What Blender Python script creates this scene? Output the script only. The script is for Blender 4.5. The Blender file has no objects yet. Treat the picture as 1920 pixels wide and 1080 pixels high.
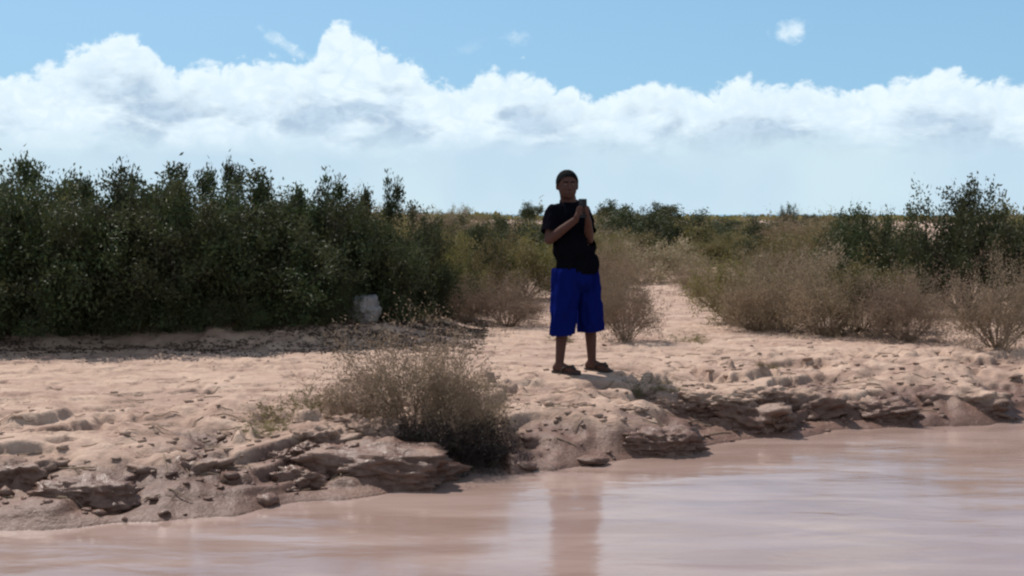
import bpy, bmesh, math, random
import numpy as np
from mathutils import Vector, Matrix

scene = bpy.context.scene
COL = scene.collection
R = math.radians

# ------------------------------------------------------------------ camera
F = 2300.0                      # focal length in pixels of the 1920 px wide picture
KD = F / 1500.0                 # distances grow with the focal length
PITCH = math.atan(138.0 / F)
CAM_Z = 1.73
cam_d = bpy.data.cameras.new("camera")
cam_d.sensor_width = 36.0
cam_d.lens = 36.0 * F / 1920.0
cam_d.clip_start = 0.05
cam_d.clip_end = 30000.0
cam = bpy.data.objects.new("camera", cam_d)
cam.location = (0, 0, CAM_Z)
cam.rotation_euler = (math.pi / 2 - PITCH, 0, 0)
COL.objects.link(cam)
scene.camera = cam

# ------------------------------------------------------------------ sky, sun, exposure
SUN_AZ, SUN_EL = R(-42), R(56)          # azimuth from the view direction (+Y), negative = left
vs = scene.view_settings
vs.view_transform = 'Standard'
vs.look = 'None'
vs.gamma = 1.0
vs.exposure = 0.2
vs.use_curve_mapping = False
scene.cycles.filter_width = 2.3
scene.cycles.max_bounces = 6
scene.cycles.use_denoising = True

sun_d = bpy.data.lights.new("sun", 'SUN')
sun_d.energy = 5.0
sun_d.angle = R(0.5)
sun_d.color = (1.0, 0.95, 0.88)
sun = bpy.data.objects.new("sun", sun_d)
sv = Vector((math.sin(SUN_AZ) * math.cos(SUN_EL), math.cos(SUN_AZ) * math.cos(SUN_EL), math.sin(SUN_EL)))
sun.rotation_euler = sv.to_track_quat('Z', 'Y').to_euler()
sun.location = sv * 40
COL.objects.link(sun)


class NT:
    """small helper to write node graphs"""
    def __init__(self, tree):
        self.t = tree
        self.t.nodes.clear()

    def n(self, kind, **kw):
        nd = self.t.nodes.new(kind)
        for k, v in kw.items():
            setattr(nd, k, v)
        return nd

    def put(self, sock, v):
        if v is None:
            return
        if isinstance(v, bpy.types.NodeSocket):
            self.t.links.new(v, sock)
        else:
            if isinstance(v, tuple) and len(v) == 3 and sock.type == 'RGBA':
                v = (*v, 1)
            sock.default_value = v

    def m(self, op, a, b=None, c=None, clamp=False):
        nd = self.n('ShaderNodeMath', operation=op, use_clamp=clamp)
        for i, v in enumerate((a, b, c)):
            self.put(nd.inputs[i], v)
        return nd.outputs[0]

    def vm(self, op, a, b=None):
        nd = self.n('ShaderNodeVectorMath', operation=op)
        self.put(nd.inputs[0], a)
        if b is not None:
            self.put(nd.inputs[1], b)
        return nd.outputs[0]

    def mix(self, fac, a, b, blend='MIX'):
        nd = self.n('ShaderNodeMix', data_type='RGBA', blend_type=blend)
        self.put(nd.inputs[0], fac)
        self.put(nd.inputs[6], a)
        self.put(nd.inputs[7], b)
        return nd.outputs[2]

    def noise(self, vec, scale, detail=5, rough=0.55, dist=0.0):
        nd = self.n('ShaderNodeTexNoise')
        self.put(nd.inputs['Vector'], vec)
        nd.inputs['Scale'].default_value = scale
        nd.inputs['Detail'].default_value = detail
        nd.inputs['Roughness'].default_value = rough
        nd.inputs['Distortion'].default_value = dist
        return nd.outputs['Fac']

    def rng(self, v, a, b, c=0.0, d=1.0, smooth=True):
        nd = self.n('ShaderNodeMapRange', clamp=True)
        nd.interpolation_type = 'SMOOTHSTEP' if smooth else 'LINEAR'
        self.put(nd.inputs[0], v)
        for i, q in enumerate((a, b, c, d)):
            self.put(nd.inputs[i + 1], q)
        return nd.outputs[0]

    def ramp(self, fac, stops):
        nd = self.n('ShaderNodeValToRGB')
        self.put(nd.inputs[0], fac)
        e = nd.color_ramp.elements
        while len(e) < len(stops):
            e.new(0.5)
        for el, (p, c) in zip(e, stops):
            el.position = p
            el.color = (*c, 1) if len(c) == 3 else c
        return nd.outputs[0]


FWD = np.array([0, math.cos(PITCH), -math.sin(PITCH)])
UP = np.array([0, math.sin(PITCH), math.cos(PITCH)])


def ray(px, py):
    d = FWD + UP * ((540 - py) / F)
    d = d + np.array([1.0, 0, 0]) * ((px - 960) / F)
    return d


def at_z(px, py, z):
    d = ray(px, py)
    t = (z - CAM_Z) / d[2]
    return d[0] * t, d[1] * t


def build_world():
    w = bpy.data.worlds.new("World")
    scene.world = w
    w.use_nodes = True
    g = NT(w.node_tree)
    out = g.n('ShaderNodeOutputWorld')
    bg = g.n('ShaderNodeBackground')
    bg.inputs['Strength'].default_value = 0.1
    g.t.links.new(bg.outputs[0], out.inputs[0])
    sky = g.n('ShaderNodeTexSky')
    sky.sky_type = 'NISHITA'
    sky.sun_disc = False
    sky.sun_elevation = SUN_EL
    sky.sun_rotation = SUN_AZ
    sky.altitude = 0
    sky.air_density = 1.0
    sky.dust_density = 0.6
    sky.ozone_density = 1.4
    base = g.mix(1.0, sky.outputs[0], (1.0, 1.0, 1.0), 'MULTIPLY')
    tc = g.n('ShaderNodeTexCoord')
    D = tc.outputs['Generated']
    sep = g.n('ShaderNodeSeparateXYZ')
    g.put(sep.inputs[0], D)
    x, y, z = sep.outputs
    az = g.m('ARCTAN2', x, y)
    el = g.m('ARCSINE', z)
    AZM, ELM = R(30), R(14)
    # cumulus bank: the height its top reaches, around the horizon
    pts = [(440, 112), (470, 108), (540, 112), (585, 100), (612, 45), (640, 42), (690, 66), (745, 88), (790, 122),
           (835, 150), (870, 150), (905, 118), (950, 118), (1010, 135), (1060, 165), (1140, 176),
           (1165, 160), (1190, 138), (1225, 148), (1260, 145), (1300, 162), (1345, 160), (1390, 140), (1470, 138),
           (1600, 160), (1750, 120), (1920, 150), (340, 120), (240, 60), (120, 90), (0, 140)]
    cv = []
    for px, py in sorted(pts):
        d = ray(px, py)
        d = d / np.linalg.norm(d)
        cv.append((math.atan2(d[0], d[1]) / AZM * 0.5 + 0.5, math.asin(d[2]) / ELM))
    u = g.m('MULTIPLY_ADD', az, 0.5 / AZM, 0.5)
    fc = g.n('ShaderNodeFloatCurve')
    g.put(fc.inputs['Value'], u)
    c = fc.mapping.curves[0]
    c.points[0].location = (0, 0.52)
    c.points[1].location = (1, 0.5)
    for p in cv:
        c.points.new(*p)
    fc.mapping.update()
    top = g.m('MULTIPLY', fc.outputs[0], ELM)
    sq = g.vm('MULTIPLY', D, (1, 1, 1.25))
    n1 = g.noise(sq, 25, 7, 0.62, 0.3)
    n2 = g.noise(sq, 80, 5, 0.62, 0.3)
    wob = g.m('ADD', g.m('MULTIPLY', g.m('SUBTRACT', n1, 0.5), R(1.9)), g.m('MULTIPLY', g.m('SUBTRACT', n2, 0.5), R(1.1)))
    n5 = g.noise(sq, 34, 4, 0.5, 0.4)
    bil = g.m('MULTIPLY', g.m('ABSOLUTE', g.m('SUBTRACT', n5, 0.5)), 2.0)       # billows with creases between
    wob = g.m('ADD', wob, g.m('MULTIPLY', g.m('SUBTRACT', bil, 0.2), R(1.5)))
    depth = g.m('SUBTRACT', g.m('ADD', top, wob), el)              # radians below the cloud top
    a_bank = g.rng(depth, R(-0.06), R(0.48))
    # loose wisps
    def wisp(px, py, rx, ry, strength, th):
        d = ray(px, py)
        d = d / np.linalg.norm(d)
        a0, e0 = math.atan2(d[0], d[1]), math.asin(d[2])
        dx = g.m('DIVIDE', g.m('SUBTRACT', az, a0), R(rx))
        dy = g.m('DIVIDE', g.m('SUBTRACT', g.m('SUBTRACT', el, g.m('MULTIPLY', g.m('SUBTRACT', az, a0), th)), e0), R(ry))
        r2 = g.m('ADD', g.m('MULTIPLY', dx, dx), g.m('MULTIPLY', dy, dy))
        v = g.m('ADD', g.m('ADD', g.m('SUBTRACT', 0.75, r2), g.m('MULTIPLY', g.m('SUBTRACT', n1, 0.5), 3.5)),
                g.m('MULTIPLY', g.m('SUBTRACT', n2, 0.5), 3.0))
        return g.m('MULTIPLY', g.rng(v, -0.2, 1.5), strength)
    a = a_bank
    for q in ((535, 82, 1.5, 0.45, 0.85, -0.5), (960, 72, 1.1, 0.45, 0.40, 0.0), (1478, 64, 1.3, 0.6, 0.95, 0.1),
              (890, 84, 1.2, 0.35, 0.15, 0.2)):
        a = g.m('MAXIMUM', a, wisp(*q))
    # unseen scattered cumulus added above the picture to brighten the water's reflection
    hi = g.noise(g.vm('MULTIPLY', D, (1, 1, 2.0)), 4.5, 6, 0.6, 0.2)
    a_hi = g.m('MULTIPLY', g.rng(hi, 0.54, 0.68), g.rng(el, R(11), R(15)))
    a = g.m('MAXIMUM', a, g.m('MULTIPLY', a_hi, 0.8))
    # cloud body: bright crests, grey-blue undersides in patches
    n3 = g.noise(g.vm('MULTIPLY', D, (1, 1, 2.2)), 13, 5, 0.55, 0.25)
    shade = g.m('MULTIPLY', g.rng(n3, 0.45, 0.60), g.rng(depth, R(0.5), R(2.6)), clamp=True)
    white = (7.4, 8.5, 9.1)
    grey = (4.0, 5.2, 6.5)
    cl = g.mix(shade, white, grey)
    # puffs: fine brightness relief
    n4 = g.noise(sq, 46, 6, 0.62, 0.8)
    cl = g.mix(g.rng(n4, 0.4, 0.66, 0.0, 0.45), cl, (6.0, 7.4, 8.6))
    crease = g.m('MULTIPLY', g.rng(bil, 0.0, 0.18, 0.32, 0.0), g.rng(depth, R(0.15), R(0.8)))
    cl = g.mix(crease, cl, (5.6, 7.0, 8.3))
    hazec = g.mix(g.rng(g.noise(D, 6, 3), 0.35, 0.65), (5.6, 7.1, 7.8), (4.9, 6.4, 7.6))
    below = g.rng(g.m('ADD', el, g.m('MULTIPLY', g.m('SUBTRACT', n1, 0.5), R(1.9))), R(2.3), R(4.3), 1.0, 0.0)
    cl = g.mix(below, cl, hazec)
    clear = g.mix(g.rng(el, R(3), R(32), 0.72, 0.0, False), base, (1.95, 4.6, 7.3))
    col = g.mix(a, clear, cl)
    g.put(bg.inputs['Color'], col)


build_world()

# ------------------------------------------------------------------ numpy noise
_rs = np.random.RandomState(11)
_P = _rs.permutation(256)
_P = np.concatenate([_P, _P, _P]).astype(np.int64)
_G2 = np.stack([np.cos(np.arange(16) * 2 * np.pi / 16), np.sin(np.arange(16) * 2 * np.pi / 16)], 1)
_G3 = np.array([(1, 1, 0), (-1, 1, 0), (1, -1, 0), (-1, -1, 0), (1, 0, 1), (-1, 0, 1), (1, 0, -1), (-1, 0, -1),
                (0, 1, 1), (0, -1, 1), (0, 1, -1), (0, -1, -1), (1, 1, 0), (-1, 1, 0), (0, -1, 1), (0, -1, -1)], float)


def _f(t):
    return t * t * t * (t * (t * 6 - 15) + 10)


def pn2(x, y):
    xi, yi = np.floor(x).astype(np.int64), np.floor(y).astype(np.int64)
    xf, yf = x - xi, y - yi
    xi &= 255
    yi &= 255
    u, v = _f(xf), _f(yf)

    def gr(ix, iy, dx, dy):
        h = _P[_P[ix] + iy] & 15
        return _G2[h, 0] * dx + _G2[h, 1] * dy
    a = gr(xi, yi, xf, yf)
    b = gr(xi + 1, yi, xf - 1, yf)
    c = gr(xi, yi + 1, xf, yf - 1)
    d = gr(xi + 1, yi + 1, xf - 1, yf - 1)
    return (a + (b - a) * u) + ((c + (d - c) * u) - (a + (b - a) * u)) * v


def fbm2(x, y, o=4, g=0.5):
    s, a, k = 0, 1.0, 1.0
    for i in range(o):
        s = s + a * pn2(x * k + 17.3 * i, y * k - 9.1 * i)
        a *= g
        k *= 2.03
    return s


def pn3(p):
    i = np.floor(p).astype(np.int64)
    f = p - i
    i &= 255
    u = _f(f)
    r = 0
    for dx in (0, 1):
        for dy in (0, 1):
            for dz in (0, 1):
                h = _P[_P[_P[i[:, 0] + dx] + i[:, 1] + dy] + i[:, 2] + dz] & 15
                g = _G3[h]
                v = g[:, 0] * (f[:, 0] - dx) + g[:, 1] * (f[:, 1] - dy) + g[:, 2] * (f[:, 2] - dz)
                w = (u[:, 0] if dx else 1 - u[:, 0]) * (u[:, 1] if dy else 1 - u[:, 1]) * (u[:, 2] if dz else 1 - u[:, 2])
                r = r + v * w
    return r


def fbm3(p, o=4, g=0.5):
    s, a, k = 0, 1.0, 1.0
    for i in range(o):
        s = s + a * pn3(p * k + 13.7 * i)
        a *= g
        k *= 2.02
    return s


def sstep(a, b, x):
    t = np.clip((x - a) / (b - a), 0, 1)
    return t * t * (3 - 2 * t)


# ------------------------------------------------------------------ mesh helpers
def mesh_np(name, verts, faces, smooth=True):
    """faces: (n, 3) or (n, 4) integer array"""
    verts = np.asarray(verts, np.float32)
    faces = np.asarray(faces, np.int32)
    me = bpy.data.meshes.new(name)
    n, k = faces.shape
    me.vertices.add(len(verts))
    me.vertices.foreach_set('co', verts.ravel())
    me.loops.add(n * k)
    me.loops.foreach_set('vertex_index', faces.ravel())
    me.polygons.add(n)
    me.polygons.foreach_set('loop_start', np.arange(n, dtype=np.int32) * k)
    me.polygons.foreach_set('loop_total', np.full(n, k, np.int32))
    me.polygons.foreach_set('use_smooth', np.full(n, bool(smooth)))
    me.update(calc_edges=True)
    return me


def link(name, me, mat=None, parent=None, loc=None):
    o = bpy.data.objects.new(name, me)
    COL.objects.link(o)
    if mat is not None and me is not None and not me.materials:
        me.materials.append(mat)
    if parent is not None:
        o.parent = parent
    if loc is not None:
        o.location = loc
    return o


def tag(o, label=None, cat=None, group=None, kind=None):
    if label:
        o['label'] = label
    if cat:
        o['category'] = cat
    if group:
        o['group'] = group
    if kind:
        o['kind'] = kind
    return o


def copy_thing(root, label=None, group=None):
    c = root.copy()
    COL.objects.link(c)
    for ch in list(root.children):
        d = ch.copy()
        COL.objects.link(d)
        d.parent = c
        for q in list(ch.children):
            e = q.copy()
            COL.objects.link(e)
            e.parent = d
    if label:
        c['label'] = label
    if group:
        c['group'] = group
    return c


# ------------------------------------------------------------------ materials
def material(name, build):
    m = bpy.data.materials.new(name)
    m.use_nodes = True
    g = NT(m.node_tree)
    out = g.n('ShaderNodeOutputMaterial')
    bs = g.n('ShaderNodeBsdfPrincipled')
    g.t.links.new(bs.outputs[0], out.inputs[0])
    build(g, bs, out)
    return m


def bump(g, bs, h, strength, dist):
    b = g.n('ShaderNodeBump')
    b.inputs['Strength'].default_value = strength
    b.inputs['Distance'].default_value = dist
    g.put(b.inputs['Height'], h)
    g.put(bs.inputs['Normal'], b.outputs[0])


def mud_nodes(damp_shade_top, wet_rough):
    def build(g, bs, out):
        geo = g.n('ShaderNodeNewGeometry')
        P = geo.outputs['Position']
        sep = g.n('ShaderNodeSeparateXYZ')
        g.put(sep.inputs[0], P)
        big = g.noise(P, 0.55, 5, 0.55)
        med = g.noise(g.vm('MULTIPLY', P, (1, 1.5, 2.2)), 2.6, 7, 0.64, 0.5)
        fine = g.noise(P, 42, 4, 0.65)
        c = g.ramp(med, [(0.28, (0.175, 0.108, 0.080)), (0.45, (0.33, 0.222, 0.170)), (0.64, (0.45, 0.325, 0.25))])
        c = g.mix(g.rng(big, 0.4, 0.62, 0.0, 0.55), c, (0.43, 0.305, 0.235))
        c = g.mix(g.rng(fine, 0.3, 0.75, 0.0, 0.4), c, (0.24, 0.155, 0.12))
        streak = g.noise(g.vm('MULTIPLY', P, (0.55, 3.4, 1.0)), 1.0, 5, 0.6, 0.6)
        c = g.mix(g.rng(streak, 0.53, 0.66, 0.0, 0.55), c, (0.20, 0.125, 0.10))  # dark streaks paint the shade of thin crust ledges
        c = g.mix(g.rng(streak, 0.30, 0.42, 0.35, 0.0), c, (0.52, 0.40, 0.32))
        patch = g.noise(g.vm('MULTIPLY', P, (0.6, 1.3, 1.0)), 0.8, 4, 0.6, 0.5)
        c = g.mix(g.rng(patch, 0.54, 0.68, 0.0, 0.45), c, (0.25, 0.165, 0.13))
        # damp band, drawn higher to paint in the slope's shade; ragged upper border
        wn = g.noise(P, 2.4, 5, 0.6)
        lvl = g.m('ADD', sep.outputs[2], g.m('MULTIPLY', g.m('SUBTRACT', wn, 0.5), -0.42))
        wet = g.rng(lvl, damp_shade_top * 0.5, damp_shade_top, 1.0, 0.0)
        c = g.mix(wet, c, g.mix(1.0, c, (0.40, 0.33, 0.32), 'MULTIPLY'))
        g.put(bs.inputs['Base Color'], c)
        sp = g.rng(fine, 0.35, 0.7, -0.06, 0.1)
        g.put(bs.inputs['Roughness'], g.m('ADD', g.rng(wet, 0.2, 1.0, 0.92, wet_rough), sp))
        bs.inputs['Specular IOR Level'].default_value = 0.25
        h = g.m('ADD', g.m('MULTIPLY', med, 0.7), g.m('MULTIPLY', fine, 0.3))
        h = g.m('ADD', h, g.m('MULTIPLY', g.noise(P, 14, 5, 0.7, 0.5), 0.5))
        bump(g, bs, h, 0.75, 0.035)
    return build


MAT = {}
MAT['ground'] = material('sandy_mud', mud_nodes(0.31, 0.5))
MAT['rock'] = material('mud_crust', mud_nodes(0.34, 0.36))


def water_nodes(g, bs, out):
    geo = g.n('ShaderNodeNewGeometry')
    P = geo.outputs['Position']
    st = g.vm('MULTIPLY', P, (0.6, 2.2, 1))
    a = g.noise(st, 1.3, 4, 0.5, 0.6)
    c = g.mix(g.rng(a, 0.35, 0.68), (0.235, 0.158, 0.132), (0.30, 0.215, 0.185))
    g.put(bs.inputs['Base Color'], c)
    bs.inputs['Roughness'].default_value = 0.11
    bs.inputs['IOR'].default_value = 1.45
    bs.inputs['Specular IOR Level'].default_value = 0.5
    n1 = g.noise(g.vm('MULTIPLY', P, (0.8, 2.0, 1)), 2.2, 3, 0.5, 0.4)
    n2 = g.noise(g.vm('MULTIPLY', P, (0.7, 2.4, 1)), 9, 2, 0.5, 0.3)
    h = g.m('ADD', n1, g.m('MULTIPLY', n2, 0.12))
    bump(g, bs, h, 0.13, 0.045)


MAT['water'] = material('muddy_water', water_nodes)


def sea_nodes(g, bs, out):
    geo = g.n('ShaderNodeNewGeometry')
    a = g.noise(geo.outputs['Position'], 0.01, 4)
    g.put(bs.inputs['Base Color'], g.mix(a, (0.10, 0.22, 0.30), (0.14, 0.27, 0.36)))
    bs.inputs['Roughness'].default_value = 0.5


MAT['sea'] = material('sea_water', sea_nodes)


def leaf_mat(name, c1, c2, c3, trans=0.25):
    def build(g, bs, out):
        geo = g.n('ShaderNodeNewGeometry')
        P = geo.outputs['Position']
        rnd = geo.outputs['Random Per Island']
        n = g.noise(P, 2.6, 3, 0.5)
        c = g.mix(rnd, c1, c2)
        c = g.mix(g.rng(n, 0.38, 0.66, 0.0, 0.75), c, c3)
        oi = g.n('ShaderNodeObjectInfo')
        hs = g.n('ShaderNodeHueSaturation')
        g.put(hs.inputs['Color'], c)
        g.put(hs.inputs['Value'], g.rng(oi.outputs['Random'], 0, 1, 0.75, 1.25, False))
        g.put(hs.inputs['Hue'], g.rng(oi.outputs['Random'], 0, 1, 0.485, 0.515, False))
        c = hs.outputs[0]
        g.put(bs.inputs['Base Color'], c)
        bs.inputs['Roughness'].default_value = 0.6
        bs.inputs['Specular IOR Level'].default_value = 0.3
        tr = g.n('ShaderNodeBsdfTranslucent')
        g.put(tr.inputs[0], c)
        mx = g.n('ShaderNodeMixShader')
        mx.inputs[0].default_value = trans
        g.t.links.new(bs.outputs[0], mx.inputs[1])
        g.t.links.new(tr.outputs[0], mx.inputs[2])
        g.t.links.new(mx.outputs[0], out.inputs[0])
    return material(name, build)


MAT['leaf_dark'] = leaf_mat('dark_leaf', (0.026, 0.038, 0.013), (0.058, 0.072, 0.024), (0.050, 0.046, 0.020))
MAT['leaf_olive'] = leaf_mat('olive_leaf', (0.098, 0.092, 0.026), (0.165, 0.142, 0.046), (0.20, 0.15, 0.066))
MAT['leaf_yellow'] = leaf_mat('yellow_leaf', (0.12, 0.10, 0.032), (0.20, 0.15, 0.06), (0.17, 0.13, 0.07))
MAT['leaf_dry'] = leaf_mat('dry_leaf', (0.19, 0.128, 0.088), (0.32, 0.225, 0.155), (0.20, 0.145, 0.09), 0.28)
MAT['leaf_shade'] = leaf_mat('hollow_shade_leaf', (0.014, 0.007, 0.006), (0.028, 0.015, 0.012), (0.02, 0.012, 0.009), 0.03)  # near-black leaf colour stands in for shade in the bank hollow
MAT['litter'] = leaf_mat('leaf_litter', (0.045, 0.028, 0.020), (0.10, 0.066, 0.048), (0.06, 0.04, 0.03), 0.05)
MAT['leaf_tan'] = leaf_mat('tan_leaf', (0.22, 0.165, 0.10), (0.32, 0.24, 0.16), (0.2, 0.16, 0.09), 0.2)


def bark(name, a, b):
    def build(g, bs, out):
        geo = g.n('ShaderNodeNewGeometry')
        n = g.noise(geo.outputs['Position'], 14, 4, 0.6)
        g.put(bs.inputs['Base Color'], g.mix(n, a, b))
        bs.inputs['Roughness'].default_value = 0.9
        bs.inputs['Specular IOR Level'].default_value = 0.2
    return material(name, build)


MAT['bark_dark'] = bark('dark_bark', (0.035, 0.026, 0.02), (0.085, 0.065, 0.05))
MAT['bark_dry'] = bark('dry_twig', (0.14, 0.098, 0.068), (0.29, 0.21, 0.148))


def plain(name, c, rough=0.6, spec=0.4, var=0.3, scale=20, bmp=0.0, bdist=0.004):
    def build(g, bs, out):
        tc = g.n('ShaderNodeTexCoord')
        n = g.noise(tc.outputs['Object'], scale, 4, 0.6)
        g.put(bs.inputs['Base Color'], g.mix(n, tuple(v * (1 - var) for v in c), tuple(v * (1 + var) for v in c)))
        bs.inputs['Roughness'].default_value = rough
        bs.inputs['Specular IOR Level'].default_value = spec
        if bmp:
            bump(g, bs, n, bmp, bdist)
    return material(name, build)


MAT['skin'] = plain('skin', (0.07, 0.034, 0.027), 0.7, 0.12, 0.18, 25)
MAT['hair'] = plain('hair', (0.005, 0.005, 0.006), 0.9, 0.05, 0.4, 90, 0.5, 0.004)
MAT['shirt'] = plain('black_cotton', (0.004, 0.004, 0.006), 1.0, 0.0, 0.25, 60, 0.2)
MAT['shorts'] = plain('navy_blue_cloth', (0.004, 0.008, 0.075), 1.0, 0.0, 0.2, 40, 0.2)
MAT['sole'] = plain('dark_rubber', (0.03, 0.022, 0.02), 0.7, 0.3, 0.3, 50)
MAT['eyes'] = plain('eye', (0.13, 0.12, 0.115), 0.4, 0.3, 0.05, 10)
MAT['lip'] = plain('lip', (0.06, 0.028, 0.024), 0.5, 0.4, 0.1, 40)
MAT['phone'] = plain('black_phone_glass', (0.008, 0.008, 0.010), 0.5, 0.2, 0.1, 10)
MAT['lens'] = plain('lens_glass', (0.012, 0.012, 0.016), 0.3, 0.3, 0.1, 10)
MAT['stone'] = plain('grey_stone', (0.19, 0.175, 0.17), 0.85, 0.3, 0.3, 9, 0.6, 0.02)
MAT['pale_stone'] = plain('pale_stone', (0.42, 0.34, 0.29), 0.85, 0.3, 0.25, 12, 0.5, 0.01)

# ------------------------------------------------------------------ terrain
EDGE_PX = [(-700, 1075), (-300, 1030), (0, 1000), (240, 985), (440, 962), (505, 950), (560, 940), (650, 935), (760, 917), (850, 908),
           (875, 880), (925, 872), (960, 890), (1000, 880), (1060, 873), (1150, 868), (1230, 862), (1295, 850), (1320, 838),
           (1390, 828), (1463, 820), (1600, 808), (1760, 800), (1920, 788), (2300, 760), (3000, 720)]
_e = np.array([at_z(px, py, 0.0) for px, py in EDGE_PX])
_o = np.argsort(_e[:, 0])
EX, EY = _e[_o, 0], _e[_o, 1]

BANK = 0.35


def terrain(x, y):
    x = np.asarray(x, float)
    y = np.asarray(y, float)
    s = (y - np.interp(x, EX, EY)) / KD
    yy = y / KD
    s = s + 0.11 * fbm2(x * 1.6, yy * 1.6 + 5, 3)
    notch = np.exp(-((x + 0.34) / 0.27) ** 4)
    s = s - 0.14 * notch
    # bank profile: a wet foot, a worn face, then the flat
    steep = 0.5 + 0.5 * np.tanh(2.0 * pn2(x * 0.9 + 3.1, y * 0 + 1.7))
    up = BANK * (1 - np.exp(-np.maximum(s, 0) / (0.30 + 0.42 * (1 - steep)) / (1 - 0.75 * notch)))
    lumps = fbm2(x * 1.7 + 4, yy * 2.3, 4, 0.5)
    ridged = 0.35 - np.abs(fbm2(x * 1.2 + 31, yy * 1.9 + 8, 4, 0.5))
    near = sstep(0.02, 0.2, s) * (1 - sstep(1.0, 2.0, s))
    h = up + (0.13 * lumps + 0.10 * ridged) * near
    # worn strata: ragged little steps that face the water
    st = 0.095
    wv = 1.3 * fbm2(x * 0.9, yy * 1.1 + 40, 3)
    q = h / st + wv
    fr = q - np.floor(q)
    stepped = (np.floor(q) + sstep(0.6, 0.82, fr) - wv) * st
    mk = near * sstep(-0.45, 0.1, pn2(x * 0.7 + 9, yy * 0.9))
    h = h + (stepped - h) * mk * 0.95
    # flat: thin wind-worn crusts, streaky across the view
    inl = sstep(0.5, 1.3, s)
    fade = 1 - sstep(18, 45, yy)
    q2 = fbm2(x * 0.55 + 20, yy * 1.5, 5, 0.52) * 3.6
    fr2 = q2 - np.floor(q2)
    crust = np.floor(q2) / 3.0 + sstep(0.80, 0.93, fr2) / 3.0 - q2 / 3.6
    h = h + inl * fade * (0.095 * crust + 0.012 * fbm2(x * 5, yy * 6, 3))
    # a few trodden dents
    pit = fbm2(x * 3.1 + 70, yy * 3.7 + 3, 3)
    h = h - 0.05 * sstep(0.42, 0.62, pit) * sstep(0.25, 0.6, s) * (1 - sstep(2.5, 5, s))
    fw = np.exp(-(((x - 0.58) / 0.42) ** 2 + ((y - 10.68) / 0.55) ** 2) ** 2)
    h = h + (BANK - h) * fw
    # rise added under the dark shrubs to shade its face, and broad relief inland
    wl = yy + 0.35 * fbm2(x * 0.6, yy * 0.5, 3)
    rise = (0.7 * sstep(8.3, 8.75, wl) + 0.3 * sstep(8.9, 9.6, wl)) * sstep(-0.2, -1.9, x)
    h = h + rise * (0.36 + 0.12 * fbm2(x * 1.5, yy * 1.5 + 9, 4))
    h = h + 0.10 * sstep(8, 20, yy) * fbm2(x * 0.16, yy * 0.16, 3)
    h = h - 4.6 * sstep(250, 1450, y)
    # stream bed
    bed = -0.55 * (1 - np.exp(np.minimum(s, 0) / 0.9))
    h = np.where(s < 0, np.minimum(bed, 0.0), h) - 0.012 * (s < 0.0)
    # the bank the camera stands on
    hb = sstep(2.6, 1.2, y + 0.25 * pn2(x * 0.8, y * 0 + 2))
    h = np.where(y < 3.2, h + (0.77 + 0.03 * fbm2(x * 2, y * 2, 3)) * hb, h)
    return h


def ground_h(x, y):
    return float(terrain(np.array([x]), np.array([y]))[0])


def build_ground():
    ys = [-9.0]
    while ys[-1] < 6000:
        y = ys[-1]
        if y < 5.5:
            d = 0.25
        elif y < 12.5:
            d = 0.02
        else:
            d = 0.02 * (y / 12.5) ** 1.9
        ys.append(y + d)
    ys = np.array(ys)
    half = np.where(ys < 13, 8.0, 8.0 + (ys - 13) * 0.72)
    u = np.linspace(-1, 1, 861)
    X = u[None, :] * half[:, None]
    Y = np.repeat(ys[:, None], len(u), 1)
    Z = terrain(X.ravel(), Y.ravel()).reshape(X.shape)
    r, c = X.shape
    idx = np.arange(r * c).reshape(r, c)
    f = np.stack([idx[:-1, :-1], idx[:-1, 1:], idx[1:, 1:], idx[1:, :-1]], -1).reshape(-1, 4)
    v = np.stack([X, Y, Z], -1).reshape(-1, 3)
    o = link('ground', mesh_np('ground', v, f), MAT['ground'])
    tag(o, kind='structure')
    print('ground tris', len(f) * 2)


build_ground()


def build_water():
    xs = np.linspace(-11, 11, 221)
    ys = np.linspace(-1.0, 13.5, 201)
    X, Y = np.meshgrid(xs, ys)
    Z = 0.004 * fbm2(X * 1.2, Y * 2.4, 2)
    r, c = X.shape
    idx = np.arange(r * c).reshape(r, c)
    f = np.stack([idx[:-1, :-1], idx[:-1, 1:], idx[1:, 1:], idx[1:, :-1]], -1).reshape(-1, 4)
    o = link('water', mesh_np('water', np.stack([X, Y, Z], -1).reshape(-1, 3), f), MAT['water'])
    tag(o, kind='structure')
    v = [(-9000, 1500, -3.4), (9000, 1500, -3.4), (22000, 24000, -3.4), (-22000, 24000, -3.4)]
    o = link('sea', mesh_np('sea', v, [(0, 1, 2, 3)]), MAT['sea'])
    tag(o, kind='structure')


build_water()

# ------------------------------------------------------------------ shrubs
def tubes(polys, sides=4):
    """polys: list of (points (n,3), radii (n,)) -> verts, quads"""
    V, Fc, base = [], [], 0
    ang = np.arange(sides) * 2 * np.pi / sides
    for pts, rad in polys:
        pts = np.asarray(pts)
        n = len(pts)
        t = np.gradient(pts, axis=0)
        t /= np.linalg.norm(t, axis=1)[:, None] + 1e-9
        ref = np.where(np.abs(t[:, 2:3]) > 0.9, np.array([[1.0, 0, 0]]), np.array([[0, 0, 1.0]]))
        a = np.cross(t, ref)
        a /= np.linalg.norm(a, axis=1)[:, None] + 1e-9
        b = np.cross(t, a)
        ring = pts[:, None, :] + (a[:, None, :] * np.cos(ang)[None, :, None] + b[:, None, :] * np.sin(ang)[None, :, None]) * np.asarray(rad)[:, None, None]
        V.append(ring.reshape(-1, 3))
        idx = base + np.arange(n * sides).reshape(n, sides)
        nx = np.roll(idx, -1, 1)
        Fc.append(np.stack([idx[:-1], nx[:-1], nx[1:], idx[1:]], -1).reshape(-1, 4))
        base += n * sides
    return np.concatenate(V), np.concatenate(Fc)


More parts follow.
